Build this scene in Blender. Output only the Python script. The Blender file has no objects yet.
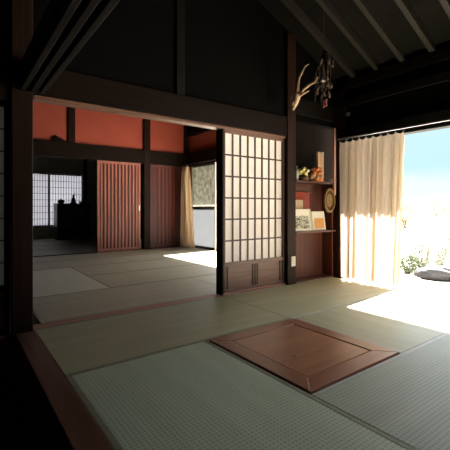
import bpy, bmesh, math, random
from mathutils import Vector, Matrix
random.seed(7)
SC = bpy.context.scene
COL = SC.collection
H = 0.93                                   # eye height above the mats
F = 367.0                                  # focal length in pixels of a 450 px frame
FW, RT = Vector((0.596, 0.803, 0)), Vector((0.803, -0.596, 0))

def at(u, v, dep):
    """world point seen at (u, v) at the given distance along the view"""
    return Vector((0, 0, H)) + dep * (FW + (u - 225) / F * RT + (208 - v) / F * Vector((0, 0, 1)))

def on(u, v, y):
    """point on the vertical plane at depth y (parallel to the niche) seen at (u, v)"""
    q = (u - 225) / F
    t = y / (0.803 - 0.596 * q)
    return at(u, v, t)

# ------------------------------------------------------------------ materials
def new_mat(name):
    m = bpy.data.materials.new(name); m.use_nodes = True
    nt = m.node_tree
    for n in list(nt.nodes):
        nt.nodes.remove(n)
    out = nt.nodes.new('ShaderNodeOutputMaterial')
    return m, nt, out

def principled(nt, out, rough, spec=0.5, metal=0.0):
    b = nt.nodes.new('ShaderNodeBsdfPrincipled')
    b.inputs['Roughness'].default_value = rough
    b.inputs['Specular IOR Level'].default_value = spec
    b.inputs['Metallic'].default_value = metal
    nt.links.new(b.outputs[0], out.inputs[0])
    return b

def coords(nt, scale, rot=(0, 0, 0)):
    tc = nt.nodes.new('ShaderNodeTexCoord'); mp = nt.nodes.new('ShaderNodeMapping')
    mp.inputs['Scale'].default_value = scale; mp.inputs['Rotation'].default_value = rot
    nt.links.new(tc.outputs['Object'], mp.inputs[0])
    return mp

def ramp(nt, src, stops):
    r = nt.nodes.new('ShaderNodeValToRGB')
    el = r.color_ramp.elements
    while len(el) < len(stops):
        el.new(0.5)
    for e, (p, c) in zip(el, stops):
        e.position = p; e.color = (*c, 1)
    nt.links.new(src, r.inputs[0])
    return r

def wood(name, c1, c2, grain='x', rough=0.5, spec=0.4, fine=1.0, bump=0.15):
    m, nt, out = new_mat(name)
    b = principled(nt, out, rough, spec)
    lo, hi = 1.4 * fine, 26 * fine
    sc = {'x': (lo, hi, hi), 'y': (hi, lo, hi), 'z': (hi, hi, lo)}[grain]
    mp = coords(nt, sc)
    n = nt.nodes.new('ShaderNodeTexNoise'); n.inputs['Scale'].default_value = 1.0
    n.inputs['Detail'].default_value = 6; n.inputs['Distortion'].default_value = 0.6
    nt.links.new(mp.outputs[0], n.inputs['Vector'])
    r = ramp(nt, n.outputs[0], [(0.3, c1), (0.72, c2)])
    nt.links.new(r.outputs[0], b.inputs['Base Color'])
    if bump:
        bp = nt.nodes.new('ShaderNodeBump'); bp.inputs['Strength'].default_value = bump
        bp.inputs['Distance'].default_value = 0.004
        nt.links.new(n.outputs[0], bp.inputs['Height']); nt.links.new(bp.outputs[0], b.inputs['Normal'])
    return m

def plaster(name, c, var=0.15, rough=0.9, spec=0.2, scale=6, bump=0.1):
    m, nt, out = new_mat(name)
    b = principled(nt, out, rough, spec)
    mp = coords(nt, (scale,) * 3)
    n = nt.nodes.new('ShaderNodeTexNoise'); n.inputs['Detail'].default_value = 5
    n.inputs['Scale'].default_value = 1.0
    nt.links.new(mp.outputs[0], n.inputs['Vector'])
    a = tuple(x * (1 - var) for x in c); d = tuple(min(1, x * (1 + var)) for x in c)
    r = ramp(nt, n.outputs[0], [(0.3, a), (0.7, d)])
    nt.links.new(r.outputs[0], b.inputs['Base Color'])
    bp = nt.nodes.new('ShaderNodeBump'); bp.inputs['Strength'].default_value = bump
    bp.inputs['Distance'].default_value = 0.003
    nt.links.new(n.outputs[0], bp.inputs['Height']); nt.links.new(bp.outputs[0], b.inputs['Normal'])
    return m

def sheet(name, c, trans, fade=0.06, scale=9, tint=None):
    """thin cloth or paper: reflects and lets light through"""
    m, nt, out = new_mat(name)
    mp = coords(nt, (scale,) * 3)
    n = nt.nodes.new('ShaderNodeTexNoise'); n.inputs['Scale'].default_value = 1.0
    n.inputs['Detail'].default_value = 4
    nt.links.new(mp.outputs[0], n.inputs['Vector'])
    r = ramp(nt, n.outputs[0], [(0.3, tuple(x * (1 - fade) for x in c)), (0.7, c)])
    d = nt.nodes.new('ShaderNodeBsdfDiffuse'); t = nt.nodes.new('ShaderNodeBsdfTranslucent')
    mx = nt.nodes.new('ShaderNodeMixShader'); mx.inputs[0].default_value = trans
    nt.links.new(r.outputs[0], d.inputs[0])
    if tint:
        t.inputs[0].default_value = (*tint, 1)
    else:
        nt.links.new(r.outputs[0], t.inputs[0])
    nt.links.new(d.outputs[0], mx.inputs[1]); nt.links.new(t.outputs[0], mx.inputs[2])
    nt.links.new(mx.outputs[0], out.inputs[0])
    return m

def tatami(name, c1, c2, rough=0.5, spec=0.45, weave=0.35):
    """rush weave: cross ribs along the mat, crossed by the binding threads"""
    m, nt, out = new_mat(name)
    b = principled(nt, out, rough, spec)
    mp = coords(nt, (1, 1, 1))
    wx = nt.nodes.new('ShaderNodeTexWave'); wx.bands_direction = 'X'; wx.inputs['Scale'].default_value = 15
    wy = nt.nodes.new('ShaderNodeTexWave'); wy.bands_direction = 'Y'; wy.inputs['Scale'].default_value = 15
    for w in (wx, wy):
        w.inputs['Distortion'].default_value = 0.0
        nt.links.new(mp.outputs[0], w.inputs['Vector'])
    mu = nt.nodes.new('ShaderNodeMath'); mu.operation = 'MULTIPLY'
    nt.links.new(wx.outputs[1], mu.inputs[0]); nt.links.new(wy.outputs[1], mu.inputs[1])
    mp2 = coords(nt, (1.3, 9, 1))
    n = nt.nodes.new('ShaderNodeTexNoise'); n.inputs['Scale'].default_value = 1.0; n.inputs['Detail'].default_value = 5
    nt.links.new(mp2.outputs[0], n.inputs['Vector'])
    r = ramp(nt, n.outputs[0], [(0.25, c1), (0.75, c2)])
    dk = nt.nodes.new('ShaderNodeMixRGB'); dk.blend_type = 'MULTIPLY'; dk.inputs[2].default_value = (0.35, 0.36, 0.33, 1)
    sc = nt.nodes.new('ShaderNodeMath'); sc.operation = 'MULTIPLY'; sc.inputs[1].default_value = weave * 2
    nt.links.new(mu.outputs[0], sc.inputs[0]); nt.links.new(sc.outputs[0], dk.inputs[0])
    nt.links.new(r.outputs[0], dk.inputs[1]); nt.links.new(dk.outputs[0], b.inputs['Base Color'])
    bp = nt.nodes.new('ShaderNodeBump'); bp.inputs['Strength'].default_value = 0.25
    bp.inputs['Distance'].default_value = 0.002
    nt.links.new(mu.outputs[0], bp.inputs['Height']); nt.links.new(bp.outputs[0], b.inputs['Normal'])
    return m

def flat(name, c, rough=0.6, spec=0.4, metal=0.0, var=0.12, scale=30):
    m, nt, out = new_mat(name)
    b = principled(nt, out, rough, spec, metal)
    mp = coords(nt, (scale,) * 3)
    n = nt.nodes.new('ShaderNodeTexNoise'); n.inputs['Scale'].default_value = 1.0
    nt.links.new(mp.outputs[0], n.inputs['Vector'])
    r = ramp(nt, n.outputs[0], [(0.3, tuple(x * (1 - var) for x in c)), (0.7, tuple(min(1, x * (1 + var)) for x in c))])
    nt.links.new(r.outputs[0], b.inputs['Base Color'])
    return m

M = {}
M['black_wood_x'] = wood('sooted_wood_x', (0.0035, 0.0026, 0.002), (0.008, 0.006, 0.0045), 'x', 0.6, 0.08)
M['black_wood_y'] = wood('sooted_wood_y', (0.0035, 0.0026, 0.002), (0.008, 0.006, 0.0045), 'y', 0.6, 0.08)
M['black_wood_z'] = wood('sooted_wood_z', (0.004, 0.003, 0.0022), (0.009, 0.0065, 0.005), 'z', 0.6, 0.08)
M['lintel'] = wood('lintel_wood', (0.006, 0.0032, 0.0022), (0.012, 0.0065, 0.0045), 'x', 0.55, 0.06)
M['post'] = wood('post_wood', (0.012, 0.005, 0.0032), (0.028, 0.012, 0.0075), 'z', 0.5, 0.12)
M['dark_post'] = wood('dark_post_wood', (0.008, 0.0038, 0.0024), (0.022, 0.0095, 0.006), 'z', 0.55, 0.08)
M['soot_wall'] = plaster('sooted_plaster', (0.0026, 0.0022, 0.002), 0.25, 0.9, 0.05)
M['red_wall'] = plaster('iron_red_plaster', (0.33, 0.069, 0.044), 0.07, scale=2.5, bump=0.05)
M['shoji_wood'] = wood('screen_wood', (0.045, 0.021, 0.014), (0.085, 0.040, 0.027), 'z', 0.5, 0.35)
M['shoji_wood_x'] = wood('screen_wood_across', (0.11, 0.05, 0.031), (0.20, 0.095, 0.06), 'x', 0.45, 0.4)
M['kick'] = wood('kickboard_wood', (0.13, 0.056, 0.036), (0.24, 0.11, 0.07), 'x', 0.45, 0.4)
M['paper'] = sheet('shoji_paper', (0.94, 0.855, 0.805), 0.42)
M['shaded_far_paper'] = sheet('shaded_far_shoji_paper', (0.42, 0.42, 0.49), 0.15)  # shade of the north-side eave is put into this dim paper colour
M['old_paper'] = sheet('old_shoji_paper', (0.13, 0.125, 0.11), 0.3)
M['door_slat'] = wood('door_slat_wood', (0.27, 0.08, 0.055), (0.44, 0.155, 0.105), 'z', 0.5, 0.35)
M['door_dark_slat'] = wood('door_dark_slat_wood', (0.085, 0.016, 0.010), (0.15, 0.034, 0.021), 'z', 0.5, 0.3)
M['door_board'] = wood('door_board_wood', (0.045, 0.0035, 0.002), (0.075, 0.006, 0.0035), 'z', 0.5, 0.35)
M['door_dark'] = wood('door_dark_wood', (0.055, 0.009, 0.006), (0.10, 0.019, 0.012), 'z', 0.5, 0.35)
M['alcove'] = wood('alcove_wood', (0.078, 0.024, 0.015), (0.145, 0.049, 0.031), 'z', 0.45, 0.3)
M['shelf'] = wood('shelf_wood', (0.07, 0.028, 0.018), (0.13, 0.056, 0.037), 'x', 0.45, 0.4)
M['hearth'] = wood('hearth_wood', (0.20, 0.062, 0.033), (0.31, 0.11, 0.06), 'x', 0.33, 0.5)
M['hearth_y'] = wood('hearth_wood_y', (0.20, 0.062, 0.033), (0.31, 0.11, 0.06), 'y', 0.33, 0.5)
M['hearth_panel'] = wood('hearth_panel_wood', (0.27, 0.10, 0.05), (0.38, 0.15, 0.076), 'x', 0.33, 0.5, 0.6)
M['sill_x'] = wood('sill_wood', (0.24, 0.095, 0.055), (0.42, 0.18, 0.11), 'x', 0.4, 0.45)
M['threshold'] = wood('threshold_wood', (0.34, 0.16, 0.11), (0.52, 0.26, 0.18), 'x', 0.45, 0.4)
M['sill_y'] = wood('sill_wood_y', (0.09, 0.038, 0.022), (0.17, 0.075, 0.046), 'y', 0.45, 0.3)
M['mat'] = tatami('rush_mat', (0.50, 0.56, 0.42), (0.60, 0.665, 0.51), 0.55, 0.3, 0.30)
M['mat_dimmed'] = tatami('dimmed_rush_mat', (0.36, 0.39, 0.31), (0.45, 0.48, 0.38), 0.55, 0.3, 0.30)  # shade put into the colour: the rush mat darkened against strong light
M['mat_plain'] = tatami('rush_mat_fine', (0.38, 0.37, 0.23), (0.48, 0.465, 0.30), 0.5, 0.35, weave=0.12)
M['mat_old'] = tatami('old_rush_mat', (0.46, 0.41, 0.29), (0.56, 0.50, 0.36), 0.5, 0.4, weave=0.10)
M['mat_reflection'] = tatami('reflection_rush_mat', (0.66, 0.64, 0.50), (0.74, 0.72, 0.57), 0.5, 0.4, weave=0.10)  # reflection on the back room floor, painted as a lighter mat
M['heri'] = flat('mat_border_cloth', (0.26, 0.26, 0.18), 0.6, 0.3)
M['heri_sheen'] = flat('sheen_mat_border_cloth', (0.40, 0.40, 0.36), 0.5, 0.4)  # sheen along the mat edges is put into this lighter cloth colour
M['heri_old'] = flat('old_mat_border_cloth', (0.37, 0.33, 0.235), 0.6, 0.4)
M['earth'] = plaster('earthen_floor', (0.008, 0.0065, 0.0055), 0.2)
M['subfloor'] = wood('subfloor_boards', (0.05, 0.03, 0.02), (0.1, 0.06, 0.04), 'x')
M['curtain'] = sheet('curtain_cloth', (0.52, 0.395, 0.295), 0.19, 0.05, 14, (0.62, 0.54, 0.44))
M['curtain_b'] = sheet('faded_curtain_cloth', (0.78, 0.60, 0.42), 0.35, 0.05, 14)
M['metal'] = flat('grey_metal', (0.35, 0.35, 0.36), 0.35, 0.5, 0.9)
M['white_plastic'] = flat('white_plastic', (0.75, 0.72, 0.66), 0.4, 0.5, 0, 0.03)
M['pale_frame'] = flat('window_metal', (0.62, 0.60, 0.56), 0.4, 0.5, 0.3)
M['window_dark'] = flat('window_dark_metal', (0.03, 0.03, 0.035), 0.4, 0.5, 0.3)
M['driftwood'] = wood('bare_driftwood', (0.38, 0.23, 0.14), (0.60, 0.41, 0.27), 'z', 0.6, 0.3, 2)
M['dried'] = flat('dried_plant', (0.055, 0.035, 0.025), 0.8, 0.2)
M['dried_red'] = flat('dried_red_flower', (0.14, 0.045, 0.04), 0.8, 0.2)
M['dried_white'] = flat('dried_white_flower', (0.75, 0.70, 0.62), 0.8, 0.2)
M['straw'] = wood('tan_board', (0.60, 0.34, 0.19), (0.78, 0.48, 0.28), 'z', 0.5, 0.4)
M['gold'] = flat('olive_gold', (0.62, 0.50, 0.16), 0.4, 0.5, 0.2, 0.3)
M['orange'] = flat('orange_red', (0.72, 0.22, 0.07), 0.5, 0.4, 0, 0.3)
M['red_lacquer'] = flat('red_lacquer', (0.27, 0.04, 0.014), 0.35, 0.5)
M['card'] = flat('cream_card', (0.50, 0.36, 0.25), 0.7, 0.3)
M['wicker_dark'] = flat('dark_wicker', (0.11, 0.05, 0.022), 0.6, 0.4, 0, 0.3, 60)
M['wicker_pale'] = flat('pale_wicker', (0.34, 0.20, 0.095), 0.6, 0.4, 0, 0.3, 60)
M['cream'] = flat('cream_frame', (0.80, 0.74, 0.63), 0.5, 0.4, 0, 0.03)
M['white_paper'] = flat('white_mount', (0.84, 0.78, 0.70), 0.6, 0.3, 0, 0.03)
M['orange_print'] = flat('orange_print', (0.75, 0.36, 0.12), 0.6, 0.3, 0, 0.12, 12)
M['ceramic'] = flat('pale_ceramic', (0.55, 0.53, 0.50), 0.3, 0.5)
M['pinkwood'] = wood('pinkish_wood', (0.30, 0.15, 0.11), (0.50, 0.27, 0.20), 'z', 0.5, 0.4)
M['black_lacquer'] = wood('black_cabinet_wood', (0.008, 0.007, 0.007), (0.018, 0.015, 0.014), 'x', 0.4, 0.4)
M['rock'] = plaster('dark_rock', (0.045, 0.042, 0.042), 0.3, 0.9, 0.2, 5, 0.5)
M['sand'] = plaster('pale_garden_sand', (0.55, 0.52, 0.46), 0.08, 0.95, 0.1, 2)
M['deck'] = wood('veranda_boards', (0.42, 0.34, 0.26), (0.55, 0.46, 0.36), 'y', 0.5, 0.3)
M['leaf'] = sheet('leaf_green', (0.20, 0.23, 0.13), 0.35, 0.3, 3)
M['leaf_glare'] = sheet('leaf_glare', (0.46, 0.48, 0.38), 0.35, 0.3, 3)  # leaves lightened: the lens glare over the garden is put into the colour
M['bark'] = wood('bark', (0.16, 0.12, 0.08), (0.28, 0.22, 0.16), 'z', 0.9, 0.1)
M['roof'] = plaster('roof_underside', (0.008, 0.007, 0.0065), 0.2, 0.9, 0.08)
M['rafter'] = wood('rafter_wood', (0.012, 0.010, 0.008), (0.024, 0.019, 0.016), 'x', 0.6, 0.3)

def ink_print():
    m, nt, out = new_mat('ink_landscape')
    b = principled(nt, out, 0.6, 0.3)
    mp = coords(nt, (22, 22, 34))
    n = nt.nodes.new('ShaderNodeTexNoise'); n.inputs['Scale'].default_value = 1.0
    n.inputs['Detail'].default_value = 6; n.inputs['Distortion'].default_value = 1.2
    nt.links.new(mp.outputs[0], n.inputs['Vector'])
    r = ramp(nt, n.outputs[0], [(0.38, (0.08, 0.09, 0.07)), (0.50, (0.42, 0.41, 0.33)), (0.62, (0.72, 0.68, 0.58))])
    nt.links.new(r.outputs[0], b.inputs['Base Color'])
    return m
M['ink'] = ink_print()

def frosted(name, c, rough_scale, low=0.5):
    m, nt, out = new_mat(name)
    mp = coords(nt, (rough_scale,) * 3)
    n = nt.nodes.new('ShaderNodeTexNoise'); n.inputs['Scale'].default_value = 1.0; n.inputs['Detail'].default_value = 6
    nt.links.new(mp.outputs[0], n.inputs['Vector'])
    r = ramp(nt, n.outputs[0], [(0.35, tuple(x * low for x in c)), (0.65, c)])
    t = nt.nodes.new('ShaderNodeBsdfTranslucent'); g = nt.nodes.new('ShaderNodeBsdfGlossy')
    g.inputs['Roughness'].default_value = 0.25
    mx = nt.nodes.new('ShaderNodeMixShader'); mx.inputs[0].default_value = 0.06
    nt.links.new(r.outputs[0], t.inputs[0])
    nt.links.new(t.outputs[0], mx.inputs[1]); nt.links.new(g.outputs[0], mx.inputs[2])
    nt.links.new(mx.outputs[0], out.inputs[0])
    return m
M['frost_mottled'] = frosted('mottled_glass', (0.32, 0.315, 0.28), 9)
M['frost_white'] = frosted('frosted_glass', (0.155, 0.16, 0.165), 2, 0.95)

# ------------------------------------------------------------------ mesh helpers
class MB:
    def __init__(s):
        s.bm = bmesh.new()
    def box(s, x0, x1, y0, y1, z0, z1, rot=None, piv=None):
        vs = [Vector((x, y, z)) for x in (x0, x1) for y in (y0, y1) for z in (z0, z1)]
        if rot is not None:
            p = Vector(piv) if piv is not None else Vector(((x0 + x1) / 2, (y0 + y1) / 2, (z0 + z1) / 2))
            vs = [rot @ (v - p) + p for v in vs]
        v = [s.bm.verts.new(c) for c in vs]
        for f in ((0, 1, 3, 2), (4, 6, 7, 5), (0, 4, 5, 1), (2, 3, 7, 6), (0, 2, 6, 4), (1, 5, 7, 3)):
            s.bm.faces.new([v[i] for i in f])
        return s
    def hexa(s, pts):
        """eight corners: four of the bottom in order, four of the top in order"""
        v = [s.bm.verts.new(p) for p in pts]
        for f in ((3, 2, 1, 0), (4, 5, 6, 7), (0, 1, 5, 4), (1, 2, 6, 5), (2, 3, 7, 6), (3, 0, 4, 7)):
            s.bm.faces.new([v[i] for i in f])
        return s
    def quad(s, a, b, c, d):
        s.bm.faces.new([s.bm.verts.new(p) for p in (a, b, c, d)])
        return s
    def tube(s, pts, radii, n=8, cap=True):
        pts = [Vector(p) for p in pts]
        rings = []
        for i, p in enumerate(pts):
            d = (pts[min(i + 1, len(pts) - 1)] - pts[max(i - 1, 0)]).normalized()
            a = d.orthogonal().normalized() if i == 0 else (rings_a - rings_a.dot(d) * d).normalized()
            rings_a = a
            b = d.cross(a)
            r = radii[i] if isinstance(radii, (list, tuple)) else radii
            rings.append([s.bm.verts.new(p + r * (math.cos(t) * a + math.sin(t) * b))
                          for t in (2 * math.pi * k / n for k in range(n))])
        for r0, r1 in zip(rings, rings[1:]):
            for k in range(n):
                s.bm.faces.new((r0[k], r0[(k + 1) % n], r1[(k + 1) % n], r1[k]))
        if cap:
            s.bm.faces.new(rings[0][::-1]); s.bm.faces.new(rings[-1])
        return s
    def blob(s, c, r, seg=10, jit=0.0):
        r = (r, r, r) if not isinstance(r, (tuple, list)) else r
        m = Matrix.Translation(c) @ Matrix.Diagonal((*r, 1))
        res = bmesh.ops.create_uvsphere(s.bm, u_segments=seg, v_segments=max(5, seg // 2 + 1), radius=1, matrix=m)
        if jit:
            for v in res['verts']:
                v.co += Vector((random.uniform(-1, 1) * r[0], random.uniform(-1, 1) * r[1], random.uniform(-1, 1) * r[2])) * jit
        return s
    def lathe(s, prof, c=(0, 0, 0), n=18):
        c = Vector(c); rings = []
        for r, z in prof:
            rings.append([s.bm.verts.new(c + Vector((r * math.cos(t), r * math.sin(t), z)))
                          for t in (2 * math.pi * k / n for k in range(n))])
        for r0, r1 in zip(rings, rings[1:]):
            for k in range(n):
                s.bm.faces.new((r0[k], r0[(k + 1) % n], r1[(k + 1) % n], r1[k]))
        s.bm.faces.new(rings[0][::-1]); s.bm.faces.new(rings[-1])
        return s
    def build(s, name, mat, parent=None, bevel=0.0, smooth=False, loc=None):
        me = bpy.data.meshes.new(name)
        bmesh.ops.recalc_face_normals(s.bm, faces=s.bm.faces[:])
        if smooth:
            for f in s.bm.faces:
                f.smooth = True
        s.bm.to_mesh(me); s.bm.free()
        o = bpy.data.objects.new(name, me); COL.objects.link(o)
        me.materials.append(mat)
        if parent is not None:
            o.parent = parent
        if loc is not None:
            o.location = loc
        if bevel:
            b = o.modifiers.new('edge', 'BEVEL'); b.width = bevel; b.segments = 2; b.limit_method = 'ANGLE'
        return o

def B(*a, **k):
    return MB().box(*a, **k)

def tag(o, label, cat, group=None, kind=None):
    o['label'] = label; o['category'] = cat
    if group: o['group'] = group
    if kind: o['kind'] = kind
    return o

def empty(name, loc, label, cat, group=None, kind=None, rz=0.0):
    o = bpy.data.objects.new(name, None); COL.objects.link(o)
    o.location = loc; o.rotation_euler = (0, 0, rz); o.empty_display_size = 0.1
    return tag(o, label, cat, group, kind)

def struct(name, mb, mat, label, cat, bevel=0.0):
    o = mb.build(name, mat, None, bevel)
    return tag(o, label, cat, None, 'structure')

TRIM = [0]
def trim(mb, mat, label, cat, bevel=0.004):
    TRIM[0] += 1
    return struct('trim_%d' % TRIM[0], mb, mat, label, cat, bevel)

# ------------------------------------------------------------------ plan (metres)
YW0, YW1 = 3.13, 3.245            # wall between the two rooms
XR = 4.18                         # garden side of the front room
XR2 = 4.60                        # garden side of the back room
YV0, YV1 = 7.72, 7.84             # wall between back room and far room
YF = 12.2                         # far room's end wall
ZC = 3.27                         # back rooms' ceiling

# ------------------------------------------------------------------ shell
struct('floor', B(0.38, XR + 0.08, -2.0, YW1, -0.12, -0.052).box(0.38, XR2 + 0.1, YW1, YF + 0.1, -0.12, -0.052),
       M['subfloor'], 'plain board floor under the rush mats of all three rooms', 'floor')
struct('floor_entry', B(-2.6, 0.38, -2.0, YW1, -0.42, -0.35), M['earth'],
       'dark sunken earthen floor left of the wooden step', 'floor')
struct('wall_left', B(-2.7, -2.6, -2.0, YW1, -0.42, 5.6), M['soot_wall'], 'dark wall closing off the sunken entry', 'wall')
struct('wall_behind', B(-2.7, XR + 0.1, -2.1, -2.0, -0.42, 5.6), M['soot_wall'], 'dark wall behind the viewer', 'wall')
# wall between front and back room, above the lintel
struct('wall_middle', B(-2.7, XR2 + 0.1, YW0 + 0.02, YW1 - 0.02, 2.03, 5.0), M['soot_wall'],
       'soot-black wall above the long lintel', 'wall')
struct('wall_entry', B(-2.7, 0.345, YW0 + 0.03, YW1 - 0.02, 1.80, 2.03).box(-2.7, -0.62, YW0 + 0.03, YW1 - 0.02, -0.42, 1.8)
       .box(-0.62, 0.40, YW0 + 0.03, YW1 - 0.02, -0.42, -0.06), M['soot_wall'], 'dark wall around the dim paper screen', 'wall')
struct('wall_alcove', B(3.30, XR2 + 0.1, 3.32, 3.40, -0.05, 2.9), plaster('dark_brown_plaster', (0.010, 0.0065, 0.005), 0.2, 0.9, 0.05),
       'dark wall behind the ornament shelves', 'wall')
struct('wall_right', B(XR + 0.03, XR + 0.09, -2.0, YW0, 1.97, 2.72), M['soot_wall'],
       'black wall above the garden opening of the front room', 'wall')
struct('wall_side', B(XR2 + 0.02, XR2 + 0.10, 3.40, YV1, 2.25, 2.66).box(XR2 + 0.02, XR2 + 0.10, 3.40, 3.60, -0.05, 2.25)
       .box(XR2 + 0.02, XR2 + 0.10, 7.56, YV1, -0.05, 1.93), M['red_wall'],
       'red plaster strip above the garden window of the back room', 'wall')
struct('wall_side_upper', B(XR2 + 0.04, XR2 + 0.10, 3.40, YV1, 2.66, 3.40), M['soot_wall'], 'dark band above the red side plaster', 'wall')
struct('wall_inner', B(0.3, XR2 + 0.02, YV0 + 0.03, YV1 - 0.03, 2.23, 3.32), M['red_wall'],
       'red plaster wall above the plank doors', 'wall')
struct('wall_far', B(0.3, 1.42, YF, YF + 0.1, -0.05, 3.34).box(1.42, 3.37, YF, YF + 0.1, -0.05, 0.37)
       .box(1.42, 3.37, YF, YF + 0.1, 1.99, 3.34).box(3.37, XR2 + 0.1, YF, YF + 0.1, -0.05, 3.34),
       plaster('far_room_plaster', (0.36, 0.35, 0.29), 0.15), 'dim grey-green plaster end wall of the far room', 'wall')
struct('wall_far_side', B(XR2 + 0.02, XR2 + 0.1, YV1, YF + 0.1, -0.05, 3.34), M['soot_wall'], 'dark side wall of the far room', 'wall')
struct('wall_inner_left', B(0.22, 0.30, YW1, YF + 0.1, -0.05, 3.34), M['soot_wall'], 'dark left wall of the back rooms', 'wall')
struct('ceiling_back', B(0.22, XR2 + 0.1, YW1, YF + 0.1, ZC + 0.05, ZC + 0.10), M['roof'], 'dark board ceiling of the back rooms', 'ceiling')
cb = bpy.data.objects['ceiling_back']
for y in (3.9, 4.55, 5.2, 5.85, 6.5, 7.15):
    B(0.3, XR2, y, y + 0.07, ZC - 0.04, ZC + 0.05).build('ceiling_joist', M['black_wood_x'], cb)

# roof: steep over the room, flatter over the eave
def roof_z(x):
    return 2.70 + (XR - x) * 0.445 if x < XR else 2.70 - (x - XR) * 0.32
def slab(x0, x1, y0, y1, th=0.06, dz=0.0):
    a, b = roof_z(x0) + dz, roof_z(x1) + dz
    return [(x0, y0, a), (x1, y0, b), (x1, y1, b), (x0, y1, a), (x0, y0, a + th), (x1, y0, b + th), (x1, y1, b + th), (x0, y1, a + th)]
ce = struct('ceiling', MB().hexa(slab(-2.7, XR, -2.1, YW1 - 0.01)), M['roof'],
            'dark sloping board ceiling under the roof', 'ceiling')
struct('roof_eave', MB().hexa(slab(XR, XR + 1.656, -2.1, 3.39)).hexa(slab(XR2 + 0.1, 6.07, 3.39, YF + 0.3)), M['rafter'],
       'eave hanging over the garden side', 'roof')
y = -1.75
while y < YW0 - 0.08:
    MB().hexa(slab(-2.6, XR + 0.03, y, y + 0.055, 0.09, -0.09)).build('rafter', M['rafter'], ce)
    y += 0.325

# ------------------------------------------------------------------ posts and beams
trim(B(-2.6, 0.345, YW0 - 0.02, YW1, 1.72, 2.03).box(0.345, 3.242, YW0 - 0.02, YW1, 1.80, 2.03), M['lintel'],
     'long dark lintel beam over the opening to the back room', 'beam', 0.006)
trim(B(0.50, 3.242, YW0, YW1 - 0.01, 1.772, 1.80), M['shoji_wood_x'], 'thin grooved head track under the long lintel', 'beam')
trim(B(0.345, 0.487, YW0 - 0.05, YW1 + 0.0, -0.06, 3.9), M['dark_post'],
     'thick old post at the left end of the sill', 'post', 0.008)
trim(B(2.287, 2.309, YW0, YW1, 0.0, 1.772), M['dark_post'], 'slim dark jamb at the left of the bright paper screen', 'post')
trim(B(3.242, 3.385, YW0 - 0.03, YW1 + 0.05, -0.05, 3.05), M['post'], 'square post between the paper screen and the ornament shelves', 'post', 0.006)
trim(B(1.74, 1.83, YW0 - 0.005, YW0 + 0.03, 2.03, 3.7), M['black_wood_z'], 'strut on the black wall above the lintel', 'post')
trim(B(0.487, 2.287, YW0, YW1 - 0.06, -0.05, 0.004).box(0.487, 2.287, YW1 - 0.05, YW1, -0.05, 0.004)
     .box(0.487, 2.287, YW1 - 0.061, YW1 - 0.049, -0.05, -0.002), M['threshold'],
     'reddish grooved threshold between the two rooms', 'sill')
trim(B(2.287, 3.242, YW0, YW1, -0.05, 0.022), M['sill_x'], 'threshold under the bright paper screen', 'sill')
trim(B(0.372, 0.498, -1.9, YW0 - 0.05, -0.35, 0.005), M['sill_y'], 'long reddish step board along the edge of the mats', 'sill')
trim(B(-2.6, 0.345, YW0 - 0.02, YW1 - 0.02, -0.06, -0.005), M['sill_x'], 'sill under the dim paper screen', 'sill')
trim(B(0.40, 0.435, -1.9, YW0 - 0.05, 1.80, 1.9).box(0.465, 0.50, -1.9, YW0 - 0.05, 1.80, 1.9).box(0.53, 0.565, -1.9, YW0 - 0.05, 1.80, 1.9)
     .box(0.40, 0.565, -1.9, YW0 - 0.05, 1.83, 2.0), M['black_wood_y'], 'grooved head track running overhead above the step board', 'beam')
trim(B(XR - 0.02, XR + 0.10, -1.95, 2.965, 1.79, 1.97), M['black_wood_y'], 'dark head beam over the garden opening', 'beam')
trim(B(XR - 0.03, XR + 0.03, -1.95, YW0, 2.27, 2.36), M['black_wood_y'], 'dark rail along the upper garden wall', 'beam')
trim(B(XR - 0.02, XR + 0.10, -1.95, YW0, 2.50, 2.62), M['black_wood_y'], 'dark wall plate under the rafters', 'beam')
trim(B(XR - 0.02, XR + 0.10, 2.965, 3.14, -0.05, 2.62), M['dark_post'], 'dark corner post behind the tan curtain', 'post')
trim(B(XR - 0.02, XR + 0.10, -0.75, -0.63, -0.05, 1.79), M['dark_post'], 'post in the garden opening behind the viewer', 'post')
trim(B(XR - 0.06, XR + 0.10, -1.95, 2.965, -0.06, 0.004), M['sill_y'], 'threshold of the garden opening', 'sill')
trim(B(3.385, XR - 0.02, YW0, 3.30, -0.05, 0.012), M['shelf'], 'floor board of the shelf niche', 'sill')
trim(B(3.385, 4.30, YW0 - 0.015, YW1 + 0.05, 2.10, 2.30), M['black_wood_x'], 'dark beam above the shelf niche', 'beam')
# back room
trim(B(0.3, XR2, YV0 - 0.03, YV1, 1.93, 2.23), M['lintel'], 'dark brown lintel above the plank doors', 'beam')
trim(B(XR2 - 0.04, XR2 + 0.10, 3.40, YV0 - 0.03, 1.93, 2.25), M['lintel'], 'dark lintel above the garden window of the back room', 'beam')
trim(B(XR2 - 0.04, XR2 + 0.06, 3.40, YV0, 2.66, 2.80), M['black_wood_y'], 'dark beam above the red side plaster', 'beam')
trim(B(1.85, 1.98, YV0 - 0.01, YV0 + 0.05, 2.23, 3.30), M['dark_post'], 'short dark strut dividing the red wall', 'post')
trim(B(3.45, 3.60, YV0 - 0.04, YV1, -0.05, 3.30), M['dark_post'], 'dark post between the two plank doors', 'post')
trim(B(4.50, XR2 + 0.02, YV0 - 0.02, YV1, -0.05, 3.30), M['dark_post'], 'corner post behind the narrow curtain', 'post')
trim(B(0.3, XR2, YV0, YV1, -0.05, 0.008), M['lintel'], 'dark threshold under the plank doors', 'sill')
trim(B(3.38, 3.48, YF - 0.05, YF + 0.02, -0.05, 2.9), M['black_wood_z'], 'dark post beside the far paper window', 'post')

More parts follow.
